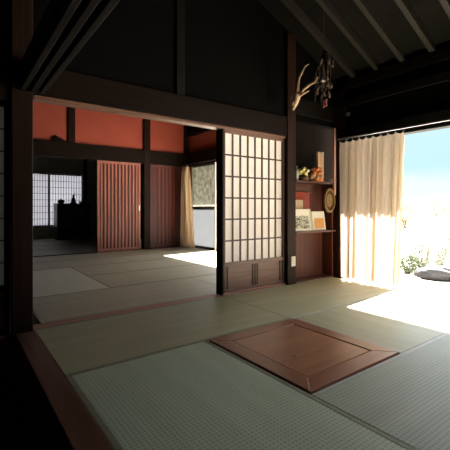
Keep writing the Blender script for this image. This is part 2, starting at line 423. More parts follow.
# ------------------------------------------------------------------ rush mats
FG, BG, TG = 'rush mats of the front room', 'rush mats of the back room', 'rush mats of the far room'
def mat_thing(x0, x1, y0, y1, label, group, body, heri, top=0.0):
    g = 0.003
    x0 += g; x1 -= g; y0 += g; y1 -= g
    w, d = x1 - x0, y1 - y0
    o = empty('tatami_mat', ((x0 + x1) / 2, (y0 + y1) / 2, top - 0.05), label, 'mat', group)
    long_x = w >= d
    a, b = (w, d) if long_x else (d, w)
    if not long_x:
        o.rotation_euler.z = math.pi / 2
    B(-a / 2, a / 2, -b / 2, b / 2, 0, 0.05).build('rush_surface', body, o, 0.003)
    if heri:
        for s in (-1, 1):
            e = s * b / 2
            B(-a / 2 - 0.001, a / 2 + 0.001, min(e, e - s * 0.026), max(e, e - s * 0.026), 0.049, 0.0515).build('cloth_border', heri, o)
    return o
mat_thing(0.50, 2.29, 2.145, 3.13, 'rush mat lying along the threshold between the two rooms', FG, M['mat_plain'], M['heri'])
mat_thing(2.29, 4.12, 2.145, 3.13, 'rush mat in front of the paper screen and shelf niche', FG, M['mat_plain'], M['heri_sheen'])
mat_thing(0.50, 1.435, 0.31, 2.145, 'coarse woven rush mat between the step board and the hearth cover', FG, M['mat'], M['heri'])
mat_thing(1.435, 3.20, 0.31, 1.215, 'rush mat on the near side of the hearth cover', FG, M['mat_dimmed'], M['heri_sheen'])
mat_thing(2.305, 3.20, 1.215, 2.145, 'half-size rush mat between the hearth cover and the sunlit strip', FG, M['mat_plain'], M['heri_sheen'])
mat_thing(3.20, 4.12, 0.31, 2.145, 'sunlit rush mat along the garden opening', FG, M['mat_plain'], M['heri_sheen'])
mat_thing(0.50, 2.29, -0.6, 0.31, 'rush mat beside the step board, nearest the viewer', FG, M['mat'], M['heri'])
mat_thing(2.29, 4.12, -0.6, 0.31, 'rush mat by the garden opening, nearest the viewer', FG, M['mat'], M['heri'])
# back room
mat_thing(0.60, 1.50, 4.24, 6.05, 'reflection-painted rush mat lying crosswise in the back room, left of the plank door', BG, M['mat_reflection'], M['heri_old'])
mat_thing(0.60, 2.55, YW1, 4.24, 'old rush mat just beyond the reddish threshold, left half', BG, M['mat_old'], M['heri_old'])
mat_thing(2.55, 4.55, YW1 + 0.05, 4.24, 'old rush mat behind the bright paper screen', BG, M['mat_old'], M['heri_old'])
mat_thing(1.50, 3.05, 4.24, 5.15, 'old rush mat right of the reflection-painted mat, nearer the threshold', BG, M['mat_old'], M['heri_old'])
mat_thing(1.50, 3.05, 5.15, 6.05, 'old rush mat right of the reflection-painted mat, farther from the threshold', BG, M['mat_old'], M['heri_old'])
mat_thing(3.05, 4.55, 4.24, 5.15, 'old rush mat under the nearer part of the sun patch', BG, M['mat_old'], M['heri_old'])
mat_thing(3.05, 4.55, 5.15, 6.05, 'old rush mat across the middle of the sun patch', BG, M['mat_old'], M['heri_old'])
mat_thing(0.60, 2.55, 6.05, 6.90, 'old rush mat beyond the end of the reflection-painted mat', BG, M['mat_old'], M['heri_old'])
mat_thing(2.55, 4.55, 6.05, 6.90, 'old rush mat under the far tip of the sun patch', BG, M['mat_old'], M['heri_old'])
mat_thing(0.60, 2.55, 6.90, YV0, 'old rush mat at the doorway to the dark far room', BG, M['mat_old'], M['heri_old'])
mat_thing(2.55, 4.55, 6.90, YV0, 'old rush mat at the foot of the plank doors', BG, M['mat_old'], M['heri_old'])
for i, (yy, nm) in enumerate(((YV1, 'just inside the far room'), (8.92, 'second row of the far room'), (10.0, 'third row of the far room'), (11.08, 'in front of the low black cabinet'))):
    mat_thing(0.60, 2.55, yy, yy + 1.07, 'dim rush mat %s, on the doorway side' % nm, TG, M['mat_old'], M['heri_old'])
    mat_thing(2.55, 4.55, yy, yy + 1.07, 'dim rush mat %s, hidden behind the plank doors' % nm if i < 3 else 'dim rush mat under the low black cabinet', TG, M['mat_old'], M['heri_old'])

# ------------------------------------------------------------------ hearth cover
hc = empty('hearth_cover', (1.87, 1.68, -0.05), 'square reddish wooden hearth cover set into the rush mats', 'hearth cover')
a, b, w = 0.426, 0.453, 0.115
def mitre(x0, y0, x1, y1, xi0, yi0, xi1, yi1, z0, z1):
    return [(x0, y0, z0), (x1, y1, z0), (xi1, yi1, z0), (xi0, yi0, z0), (x0, y0, z1), (x1, y1, z1), (xi1, yi1, z1), (xi0, yi0, z1)]
cs = [(-a, -b), (a, -b), (a, b), (-a, b)]
ci = [(-a + w, -b + w), (a - w, -b + w), (a - w, b - w), (-a + w, b - w)]
for k in range(4):
    p, q, pi_, qi = cs[k], cs[(k + 1) % 4], ci[k], ci[(k + 1) % 4]
    MB().hexa(mitre(*p, *q, *pi_, *qi, 0.0, 0.058)).build('rim_board', M['hearth'] if k % 2 == 0 else M['hearth_y'], hc, 0.004)
pn = MB()
for k in range(3):
    y0 = -b + w + 0.008 + k * (2 * (b - w) - 0.016) / 3
    pn.box(-a + w + 0.008, a - w - 0.008, y0 + 0.0008, y0 + (2 * (b - w) - 0.016) / 3 - 0.0008, 0.0, 0.055)
pn.build('centre_panel', M['hearth_panel'], hc, 0.0015)
MB().lathe([(0.012, 0.04), (0.012, 0.0565), (0.006, 0.0565)], (-0.16, -0.1, 0)).build('finger_hole', M['window_dark'], hc)

# ------------------------------------------------------------------ paper screens
def screen(name, label, x0, x1, y0, z0, z1, cols, rows, kick, wood_v, wood_h, paper, group=None, stile=0.034, bar=0.009, top=0.035, kicks=2, shut=0.0):
    w = x1 - x0
    o = empty(name, ((x0 + x1) / 2, y0, z0), label, 'paper screen', group)
    h = z1 - z0; hw = w / 2; d = 0.03
    for s in (-1, 1):
        xa = s * hw
        B(min(xa, xa - s * stile), max(xa, xa - s * stile), 0, d, 0, h).build('stile', wood_v, o, 0.002)
    B(-hw + stile, hw - stile, 0.001, d - 0.001, h - top, h).build('top_rail', wood_h, o, 0.002)
    B(-hw + stile, hw - stile, 0.001, d - 0.001, 0, 0.032).build('bottom_rail', wood_h, o, 0.002)
    zb = 0.032
    if kick:
        B(-hw + stile, hw - stile, 0.001, d - 0.001, kick - 0.045, kick).build('middle_rail', wood_h, o, 0.002)
        B(-hw + stile, hw - stile, 0.012, 0.02, 0.032, kick - 0.045).build('kickboard', M['kick'], o)
        for c in (-hw + stile + 0.035, -0.035, 0.0, 0.035, hw - stile - 0.035):
            B(c - 0.007, c + 0.007, 0.004, 0.016, 0.032, kick - 0.045).build('kickboard_batten', wood_v, o, 0.0015)
        zb = kick
    zt = h - top
    lat = MB()
    for i in range(1, cols):
        x = -hw + stile + (w - 2 * stile) * i / cols
        lat.box(x - bar / 2, x + bar / 2, 0.006, 0.019, zb, zt)
    for j in range(1, rows):
        z = zb + (zt - zb) * j / rows
        lat.box(-hw + stile, hw - stile, 0.0075, 0.0185, z - bar / 2, z + bar / 2)
    lat.build('lattice', wood_v, o)
    MB().quad((-hw + stile, 0.0195, zb), (hw - stile, 0.0195, zb), (hw - stile, 0.0195, zt), (-hw + stile, 0.0195, zt)).build('paper', paper, o)
    return o
screen('shoji_screen', 'bright paper sliding screen with wooden kickboard between the opening and the shelf niche',
       2.310, 3.240, YW0 + 0.02, 0.022, 1.772, 8, 6, 0.32, M['shoji_wood'], M['shoji_wood_x'], M['paper'], bar=0.016)
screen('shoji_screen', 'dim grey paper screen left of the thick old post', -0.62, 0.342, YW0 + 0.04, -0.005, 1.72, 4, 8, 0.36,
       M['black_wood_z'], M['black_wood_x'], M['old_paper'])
screen('shoji_screen', 'lit paper window left of the black cabinet in the far room', 1.42, 2.37, YF + 0.02, 0.37, 1.99, 12, 8, 0,
       M['black_wood_z'], M['black_wood_x'], M['shaded_far_paper'], 'paper windows of the far room', 0.03, 0.012)
screen('shoji_screen', 'lit paper window above the black cabinet in the far room', 2.38, 3.37, YF + 0.055, 0.37, 1.99, 12, 8, 0,
       M['black_wood_z'], M['black_wood_x'], M['shaded_far_paper'], 'paper windows of the far room', 0.03, 0.012)

# ------------------------------------------------------------------ plank doors
def plank_door(label, x0, x1, y0, slat_x, slat_w, slat_m, frame_m, board_m):
    z0, z1 = 0.008, 1.93
    o = empty('plank_door', ((x0 + x1) / 2, y0, z0), label, 'sliding door', 'plank doors of the back room')
    hw = (x1 - x0) / 2; h = z1 - z0; st = 0.05
    for s in (-1, 1):
        xa = s * hw
        B(min(xa, xa - s * st), max(xa, xa - s * st), 0, 0.035, 0, h).build('stile', frame_m, o, 0.003)
    for za, zb in ((0, 0.06), (h - 0.05, h)):
        B(-hw + st, hw - st, 0.001, 0.034, za, zb).build('rail', frame_m, o, 0.003)
    B(-hw + st, hw - st, 0.016, 0.024, 0.06, h - 0.05).build('board_panel', board_m, o)
    mb = MB()
    for x in slat_x(hw - st):
        mb.box(x - slat_w / 2, x + slat_w / 2, 0.002, 0.016, 0.06, h - 0.05)
    mb.build('slat_grille', slat_m, o, 0.002)
    return o
d1 = plank_door('warm lit plank door covered with close upright slats', 2.43, 3.39, YV0 + 0.03,
           lambda e: [-e + (i + 0.5) * 2 * e / 11 for i in range(11)], 0.038, M['door_slat'], M['door_slat'], M['door_board'])
MB().box(0.44, 0.466, -0.004, 0.0, 0.86, 0.98).build('finger_pull', M['pale_frame'], d1)
d2 = plank_door('darker plank door with a few slats, beside the narrow curtain', 3.60, 4.50, YV0 + 0.03,
           lambda e: [-0.20 + i * 0.095 for i in range(5)], 0.046, M['door_dark_slat'], M['door_dark'], M['door_board'])

p = on(61, 142, 7.675)
o = MB().hexa([(-0.12, -0.012, 0.0), (0.11, -0.012, 0.0), (0.11, 0.012, 0.0), (-0.12, 0.012, 0.0),
               (-0.10, -0.012, 0.12), (0.10, -0.012, 0.03), (0.10, 0.012, 0.03), (-0.10, 0.012, 0.12)]).build('wooden_wedge', M['black_wood_x'], None, 0.003, False, (p[0], 7.704, 2.23))
tag(o, 'small dark wedge standing on the brown lintel against the leftmost red wall panel', 'wedge')

# ------------------------------------------------------------------ back room window
wn = empty('window_1', (XR2 + 0.03, 7.06, 0.0), 'sliding window with mottled upper and white lower glass in the back room', 'window', None, 'structure')
fr = B(-0.02, 0.02, -0.50, -0.46, 0.0, 1.93).box(-0.02, 0.02, 0.46, 0.50, 0.0, 1.93).build('window_frame', M['pale_frame'], wn, 0.002)
B(-0.02, 0.02, -0.46, 0.46, 0.0, 0.05).box(-0.02, 0.02, -0.46, 0.46, 1.89, 1.93).box(-0.024, 0.024, -0.46, 0.46, 0.90, 0.965).build('window_rail', M['window_dark'], wn, 0.002)
MB().box(-0.002, 0.002, -0.46, 0.46, 0.965, 1.89).build('upper_pane', M['frost_mottled'], wn)
MB().box(-0.002, 0.002, -0.46, 0.46, 0.05, 0.90).build('lower_pane', M['frost_white'], wn)
trim(B(XR2 - 0.04, XR2 + 0.10, 3.40, YV0, -0.05, 0.0), M['sill_y'], 'threshold of the back room garden window', 'sill')

# ------------------------------------------------------------------ curtains
def curtain(name, label, y0, y1, x, ztop, zbot, folds, amp, mat, waist=None, gather=None, hem=0.0, sway=0.0, seed=1):
    rnd = random.Random(seed)
    o = empty(name, (x, (y0 + y1) / 2, 0), label, 'curtain')
    nu, nv = folds * 14, 60
    ph = [rnd.uniform(-0.5, 0.5) for _ in range(folds + 2)]
    mb = MB(); grid = []
    for j in range(nv + 1):
        t = j / nv                                   # 0 top .. 1 bottom
        row = []
        for i in range(nu + 1):
            s = i / nu
            k = s * folds
            w_ = 0.6 + 0.4 * math.sin(k * 1.9 + 1.0) * min(1, t * 2 + 0.2)
            p_ = 2 * math.pi * k + ph[int(k)] * t
            pinch = 1.0 if t > 0.07 else 0.45 + 0.55 * t / 0.07
            wv = gather(t) if gather else 1.0
            yy = (s - 0.5) * (y1 - y0) * wv + sway * t - 0.30 * amp * math.sin(2 * p_) * w_ * pinch
            xx = amp * pinch * (math.sin(p_) * w_ + 0.22 * math.sin(3 * p_ + 1.1 + k)) + 0.4 * amp * t * math.sin(k * 2.3)
            z = ztop + (zbot - ztop) * t
            if j == 0:
                z -= 0.022 * (0.5 - 0.5 * math.cos(2 * math.pi * k))
            z += hem * math.sin(k * 2.1) * t
            row.append(mb.bm.verts.new((xx, yy, z)))
        grid.append(row)
    for r0, r1 in zip(grid, grid[1:]):
        for i in range(nu):
            mb.bm.faces.new((r0[i], r0[i + 1], r1[i + 1], r1[i]))
    mb.build('cloth', mat, o, 0, True)
    for k in range(folds + 1):
        yy = (k / folds - 0.5) * (y1 - y0) * (gather(0) if gather else 1)
        MB().tube([(0, yy, ztop - 0.03), (0.0, yy, ztop + 0.018)], 0.004, 6).build('curtain_hook', M['metal'], o)
    return o
fc = curtain('curtain', 'tan pleated curtain drawn to the corner of the garden opening', 2.125, 2.975, 4.088, 1.80, 0.03, 9, 0.058,
        M['curtain'], gather=lambda t: 1 - 0.09 * t, hem=0.008, sway=0.042, seed=3)
cr = MB().tube([(4.083, -1.9, 1.835), (4.083, 3.0, 1.835)], 0.011, 8).build('curtain_rail', M['metal'], None, 0, True)
tag(cr, 'thin metal rail carrying the tan pleated curtain', 'curtain rail')
for yy in (0.1, 1.5, 2.9):
    B(4.078, 4.16, yy - 0.01, yy + 0.01, 1.83, 1.85).build('rail_bracket', M['metal'], cr)
curtain('curtain', 'narrow faded curtain bunched beside the back room window', 7.22, 7.60, 4.36, 1.90, 0.03, 4, 0.09,
        M['curtain_b'], gather=lambda t: 0.5 + 0.7 * t ** 1.5, sway=-0.03, seed=5)
cr = MB().tube([(4.36, 3.5, 1.925), (4.36, YV0 - 0.04, 1.925)], 0.010, 8).build('curtain_rail', M['window_dark'], None, 0, True)
tag(cr, 'thin rail over the back room window carrying the narrow curtain', 'curtain rail')

# ------------------------------------------------------------------ shelf niche
nb = B(3.385, XR - 0.02, 3.30, 3.318, 0.012, 1.262).box(3.385, XR - 0.02, 3.294, 3.30, 0.012, 0.08)
al = empty('shelf_unit', (3.745, 3.21, 0.0), 'reddish-brown wooden niche with two shelves next to the square post', 'shelf')
def loc(mb_fn, name, mat, bevel=0.002):
    o = mb_fn.build(name, mat, al, bevel)
    o.location = (-3.745, -3.21, 0.0)
    return o
loc(nb, 'back_panel', M['alcove'])
loc(B(XR - 0.045, XR - 0.021, 3.135, 3.30, 0.012, 1.262), 'side_panel', M['alcove'])
loc(B(3.385, XR - 0.022, 3.09, 3.30, 1.25, 1.272), 'shelf_board', M['shelf'])
loc(B(3.385, XR - 0.022, 3.09, 3.30, 0.612, 0.635), 'shelf_board', M['shelf'])
loc(B(3.385, 3.80, 3.27, 3.30, 1.165, 1.205), 'under_rail', M['shelf'])

# framed pictures on the lower shelf
def picture(label, c, w, h, mount, image, inset, rz, tilt=0.16, frame_m=None):
    o = empty('picture_frame', (c[0], c[1], 0.6355), label, 'picture frame', 'framed pictures on the lower shelf', None, rz)
    rx = Matrix.Rotation(-tilt, 3, 'X')
    def put(mb, name, mat, bev=0.0):
        for v in mb.bm.verts:
            v.co = rx @ v.co
        return mb.build(name, mat, o, bev)
    fw = 0.014
    put(B(-w / 2, w / 2, 0, 0.014, 0, fw).box(-w / 2, w / 2, 0, 0.014, h - fw, h).box(-w / 2, -w / 2 + fw, 0, 0.014, fw, h - fw)
        .box(w / 2 - fw, w / 2, 0, 0.014, fw, h - fw), 'frame', frame_m or M['cream'], 0.002)
    put(B(-w / 2 + fw, w / 2 - fw, 0.006, 0.012, fw, h - fw), 'mount', mount)
    l, r, b, t = inset
    put(B(-w / 2 + l, w / 2 - r, 0.004, 0.007, b, h - t), 'print', image)
    put(B(-0.02, 0.02, 0.012, 0.018, 0.01, h * 0.7), 'easel_back', M['dried'])
    return o
p = on(303.0, 231, 3.135)
picture('cream-framed ink landscape picture on the lower shelf', p, 0.335, 0.285, M['white_paper'], M['ink'], (0.045, 0.04, 0.035, 0.085), -0.12)
p = on(319.8, 230, 3.14)
picture('smaller framed orange print on the lower shelf', p, 0.225, 0.252, M['white_paper'], M['orange_print'], (0.04, 0.02, 0.03, 0.09), -0.12)
# red panel and card behind the frames
o = empty('lacquer_tray', (3.68, 3.265, 0.635), 'upright red lacquer tray standing behind the framed pictures', 'tray')
B(-0.17, 0.17, 0.0, 0.012, 0.0, 0.50).build('tray_base', M['red_lacquer'], o, 0.003)
B(-0.17, 0.17, -0.012, 0.0, 0.488, 0.50).box(-0.17, -0.158, -0.012, 0.0, 0, 0.488).box(0.158, 0.17, -0.012, 0, 0, 0.488).build('tray_rim', M['red_lacquer'], o, 0.002)
p = on(298.5, 209, 3.225)
o = B(-0.085, 0.085, -0.002, 0.002, 0, 0.40).build('card', M['card'], None, 0.0, False, (p[0], 3.228, 0.635))
tag(o, 'upright cream card showing above the ink landscape picture', 'card')
# oval basket hung at the right of the niche
p = on(329, 200.5, 3.05)
o = empty('oval_basket', p, 'oval wicker basket tray hung at the right of the shelf niche', 'basket', None, None, -0.35)
def oval(r0, r1, y0, y1, rx, n=36):
    mb = MB()
    rings = []
    for (r, yy) in ((r0, y0), (r1, y0), (r1, y1), (r0, y1)):
        rings.append([mb.bm.verts.new((rx * r * math.cos(t), yy, r * math.sin(t))) for t in (2 * math.pi * k / n for k in range(n))])
    for q in range(4):
        A, Bq = rings[q], rings[(q + 1) % 4]
        for k in range(n):
            mb.bm.faces.new((A[k], A[(k + 1) % n], Bq[(k + 1) % n], Bq[k]))
    return mb
oval(0.128, 0.158, -0.03, 0.01, 0.50).build('rim', M['wicker_pale'], o, 0.004, True)
oval(0.085, 0.13, -0.012, 0.006, 0.50).build('border_weave', M['wicker_dark'], o, 0.0)
oval(0.001, 0.088, -0.018, 0.004, 0.50).build('centre_weave', M['wicker_pale'], o, 0.0)
MB().tube([(0, 0.0, 0.15), (0.0, 0.02, 0.20), (0, 0.05, 0.215)], 0.004, 6).build('hanging_loop', M['wicker_dark'], o)
# strip hanging on the corner post
o = B(-0.022, 0.022, -0.012, 0.012, 0.0, 0.83).box(-0.014, 0.014, -0.012, 0.012, 0.83, 0.90).build('hanging_strip', M['pinkwood'], None, 0.004, False, (4.108, 3.075, 1.10))
MB().tube([(0, 0.008, 0.87), (0.055, 0.008, 0.87)], 0.004, 6).build('nail', M['metal'], o)
tag(o, 'slim pinkish wooden strip hanging on the corner post beside the tan curtain', 'strip')
# ornaments on the upper shelf
p = on(303, 181, 3.17)
o = empty('ornament', (p[0], 3.17, 1.272), 'olive-gold ornament on the upper shelf, nearest the square post', 'ornament', 'ornaments on the upper shelf')
MB().lathe([(0.05, 0), (0.062, 0.02), (0.058, 0.045), (0.045, 0.05)]).build('base', M['wicker_dark'], o, 0, True)
mb = MB()
for k in range(9):
    t = k * 2.4
    mb.blob((0.042 * math.cos(t), 0.03 * math.sin(t), 0.06 + 0.008 * k), (0.024, 0.02, 0.022), 10, 0.05)
mb.build('fruit_cluster', M['gold'], o, 0, True)
mb = MB()
for k in range(7):
    t = k * 0.95
    mb.tube([(0.02 * math.cos(t), 0.02 * math.sin(t), 0.08), (0.06 * math.cos(t), 0.045 * math.sin(t), 0.11), (0.085 * math.cos(t), 0.05 * math.sin(t), 0.095)], [0.009, 0.012, 0.002], 6)
mb.build('leaf_spray', flat('olive_leaf', (0.30, 0.30, 0.08), 0.5), o, 0, True)
MB().blob((0.015, -0.045, 0.10), 0.017, 10).build('highlight_bead', M['white_plastic'], o, 0, True)  # white ball standing in for a highlight on the ornament
o.scale = (1.3, 1.3, 1.3)
MB().lathe([(0.016, 0.0), (0.016, 0.09), (0.006, 0.11), (0.006, 0.14), (0.002, 0.145)], (-0.075, 0.01, 0)).build('spire', M['ceramic'], o, 0, True)
p = on(316, 181, 3.17)
o = empty('ornament', (p[0], 3.165, 1.272), 'orange-red cluster ornament on the upper shelf, in front of the tan board', 'ornament', 'ornaments on the upper shelf')
MB().lathe([(0.06, 0), (0.07, 0.02), (0.06, 0.05), (0.04, 0.055)]).build('base', M['orange'], o, 0, True)
mb = MB()
for k in range(16):
    t = k * 2.4; r = 0.075 * math.sqrt((k + 0.5) / 16)
    mb.blob((r * math.cos(t), 0.6 * r * math.sin(t), 0.075 + 0.07 * (1 - (r / 0.08) ** 2) + 0.01 * math.sin(k * 3)), (0.026, 0.022, 0.026), 10, 0.05)
mb.build('fruit_cluster', M['orange'], o, 0, True)
mb = MB()
for k in range(8):
    t = k * 0.8 + 0.3
    mb.blob((0.068 * math.cos(t), 0.04 * math.sin(t), 0.05 + 0.02 * math.sin(k * 2)), 0.028, 8, 0.05)
mb.build('pale_fruit', M['straw'], o, 0, True)
o.scale = (1.2, 1.2, 1.25)
p = on(320, 181, 3.25)
o = empty('board_vase', (p[0], 3.25, 1.272), 'tall tan wooden tablet standing on the upper shelf', 'tablet')
B(-0.062, 0.062, -0.018, 0.018, 0.02, 0.42).build('tablet_body', M['straw'], o, 0.008)
B(-0.075, 0.075, -0.03, 0.03, 0.0, 0.02).build('foot', M['straw'], o, 0.003)
B(0.03, 0.055, -0.021, -0.018, 0.39, 0.42).build('white_tag', M['white_plastic'], o)
p = on(331, 181, 3.18)
o = empty('small_cup', (p[0], 3.18, 1.272), 'small pale cup at the right end of the upper shelf', 'cup')
MB().lathe([(0.022, 0), (0.03, 0.03), (0.03, 0.06), (0.026, 0.06), (0.024, 0.01)]).build('bowl', M['ceramic'], o, 0, True)
MB().lathe([(0.018, 0), (0.02, 0.006), (0.016, 0.008)], (0, 0, 0)).build('foot_ring', M['ceramic'], o, 0, True)
p = on(331, 230, 3.17)
o = empty('small_dish', (p[0], 3.17, 0.635), 'small shallow dish on the lower shelf right of the orange print', 'dish')
MB().lathe([(0.02, 0), (0.045, 0.018), (0.048, 0.022), (0.042, 0.02), (0.018, 0.006)]).build('dish_bowl', M['shelf'], o, 0, True)
# outlet on the square post
o = empty('wall_outlet', (3.335, YW0 - 0.03, 0.22), 'white electric outlet low on the square post', 'outlet')
B(-0.035, 0.035, -0.009, 0, 0, 0.12).build('cover_plate', M['white_plastic'], o, 0.003)
B(-0.016, 0.016, -0.013, -0.009, 0.03, 0.09).build('socket_face', M['cream'], o, 0.002)

# ------------------------------------------------------------------ driftwood and dried plants near the post
d0 = 4.25
dw = empty('driftwood_branch', at(293, 108, d0), 'pale forked driftwood branch mounted high on the square post', 'driftwood')
base = at(293, 108, d0)
def rel(u, v, dep):
    return at(u, v, dep) - base
MB().tube([rel(293, 110, d0), rel(295, 104, d0), rel(297, 97, d0 - 0.02), rel(298, 92, d0 - 0.03)], [0.012, 0.033, 0.042, 0.030], 10)\
    .blob(rel(294, 103, d0), (0.04, 0.03, 0.05), 10, 0.12).build('trunk', M['driftwood'], dw, 0, True)
MB().tube([rel(298, 94, d0 - 0.03), rel(298, 86, d0 - 0.06), rel(299, 78, d0 - 0.08), rel(302, 72, d0 - 0.1), rel(305, 66, d0 - 0.13), rel(309, 64, d0 - 0.15)],
          [0.024, 0.017, 0.015, 0.012, 0.009, 0.004], 8).build('branch', M['driftwood'], dw, 0, True)
MB().tube([rel(299, 95, d0 - 0.03), rel(304, 89, d0 - 0.1), rel(310, 84, d0 - 0.16), rel(315, 82, d0 - 0.2), rel(317, 77, d0 - 0.22), rel(319, 71, d0 - 0.24)],
          [0.022, 0.016, 0.016, 0.015, 0.011, 0.004], 8).build('branch', M['driftwood'], dw, 0, True)
MB().tube([rel(299, 96, d0 - 0.03), rel(303, 94, d0 - 0.08), rel(309, 91, d0 - 0.12)], [0.018, 0.012, 0.004], 8).build('branch', M['driftwood'], dw, 0, True)
MB().tube([rel(314, 82, d0 - 0.19), rel(319, 83, d0 - 0.22), rel(322, 86, d0 - 0.24)], [0.011, 0.008, 0.003], 8).build('branch', M['driftwood'], dw, 0, True)
MB().tube([rel(294, 100, d0), rel(291, 97, d0 - 0.02)], [0.016, 0.004], 8).build('knot', M['driftwood'], dw, 0, True)
c0 = at(324, 100, 4.0)
db = empty('dried_plant_bunch', c0, 'dark dried plant bunch hanging head down beside the driftwood', 'dried plant')
top = at(324, 52, 4.0) - c0
rf = roof_z(c0[0]) - c0[2] - 0.03
MB().tube([top, top + Vector((0.0, 0, (rf - top.z)))], 0.004, 6).build('cord', M['dried'], db)
rnd = random.Random(4)
tw, tips = MB(), []
for k in range(26):
    e = Vector((rnd.uniform(-0.13, 0.13), rnd.uniform(-0.13, 0.13), rnd.uniform(-0.03, 0.38)))
    m_ = top.lerp(e, 0.5) + Vector((rnd.uniform(-0.04, 0.04), rnd.uniform(-0.04, 0.04), 0.04))
    tw.tube([top + Vector((0, 0, 0.02)), m_, e], [0.006, 0.005, 0.002], 6); tips.append(e)
tw.build('twig_bundle', M['dried'], db, 0, True)
for e in tips[::2]:
    lf = MB().blob(e, (0.02, 0.016, 0.03), 8, 0.25)
    for q in range(4):
        lf.blob(e + Vector((rnd.uniform(-.014, .014), rnd.uniform(-.014, .014), rnd.uniform(-.02, .03))), (0.012, 0.010, 0.016), 6, 0.2)
    lf.build('dried_leaf', M['dried'], db, 0, True)
mb = MB()
for q in range(7):
    mb.blob(at(322 + q * 0.8, 79 + rnd.uniform(-2, 2), 3.9) - c0, (0.016, 0.016, 0.014), 8, 0.15)
mb.build('white_flower', M['dried_white'], db, 0, True)
mb = MB()
for q in range(9):
    mb.blob(at(320 + rnd.uniform(0, 6), 103 + rnd.uniform(-4, 4), 3.92) - c0, (0.018, 0.018, 0.016), 8, 0.15)
mb.build('red_flower', M['dried_red'], db, 0, True)
# bolt head on the upper garden wall
o = MB().lathe([(0.03, 0), (0.03, 0.01), (0.014, 0.012), (0.014, 0.03), (0.01, 0.032)], n=12).build('wall_bolt', M['metal'], None, 0, False, (XR + 0.03, 2.93, 2.17))
o.rotation_euler = (0, -math.pi / 2, 0)
tag(o, 'small metal bolt head on the black wall above the tan curtain', 'bolt')

# ------------------------------------------------------------------ far room cabinet
o = empty('cabinet', (2.88, 11.55, 0.003), 'low black cabinet under the far paper windows', 'cabinet')
B(-0.47, 0.47, -0.22, 0.22, 0.06, 1.03).build('body', M['black_lacquer'], o, 0.004)
B(-0.45, 0.45, -0.20, 0.20, 0.0, 0.06).build('plinth', M['black_lacquer'], o)
B(-0.49, 0.49, -0.24, 0.23, 1.03, 1.06).build('top_board', M['black_lacquer'], o, 0.004)
for k in range(4):
    d = B(-0.45, 0.45, -0.236, -0.22, 0.09 + k * 0.235, 0.30 + k * 0.235).build('drawer', M['black_lacquer'], o, 0.003)
    for s in (-0.2, 0.2):
        MB().tube([(s - 0.05, -0.236, 0.2 + k * 0.235), (s - 0.04, -0.25, 0.19 + k * 0.235), (s + 0.04, -0.25, 0.19 + k * 0.235), (s + 0.05, -0.236, 0.2 + k * 0.235)], 0.005, 6).build('handle', M['metal'], d)
o = empty('covered_bowl', (2.55, 11.5, 1.0635), 'dark covered bowl on the left of the black cabinet', 'bowl')
MB().lathe([(0.05, 0), (0.09, 0.03), (0.10, 0.06), (0.095, 0.07)]).build('bowl_body', M['black_lacquer'], o, 0, True)
MB().lathe([(0.10, 0.07), (0.08, 0.10), (0.03, 0.115), (0.02, 0.13), (0.01, 0.135)]).build('lid', M['black_lacquer'], o, 0, True)
o = empty('figurine', (2.90, 11.5, 1.0635), 'dark upright figurine on the middle of the black cabinet', 'figurine')
MB().lathe([(0.09, 0), (0.09, 0.04), (0.06, 0.05)]).build('stand', M['black_lacquer'], o, 0, True)
MB().lathe([(0.06, 0.05), (0.065, 0.10), (0.045, 0.16), (0.025, 0.19), (0.035, 0.22), (0.03, 0.255), (0.01, 0.27)]).build('figure_body', M['black_lacquer'], o, 0, True)
o = empty('incense_box', (3.18, 11.5, 1.0635), 'small dark lidded box on the right of the black cabinet', 'box')
B(-0.10, 0.10, -0.06, 0.06, 0.0, 0.05).build('box_body', M['black_lacquer'], o, 0.003)
B(-0.105, 0.105, -0.065, 0.065, 0.05, 0.07).build('lid', M['black_lacquer'], o, 0.003)

# ------------------------------------------------------------------ garden
struct('ground', B(-60, 80, -60, 80, -0.60, -0.50), M['sand'], 'pale sunlit garden ground', 'ground')
struct('veranda', B(XR + 0.10, 5.1, -2.0, 3.3, -0.09, -0.04).box(XR2 + 0.12, 5.5, 3.3, YF, -0.09, -0.04), M['deck'], 'narrow board veranda along the garden side', 'floor')
for yy in (-1.9, 0.2, 2.3):
    trim(B(4.95, 5.05, yy, yy + 0.1, -0.5, -0.09), M['deck'], 'short prop under the veranda edge', 'post')

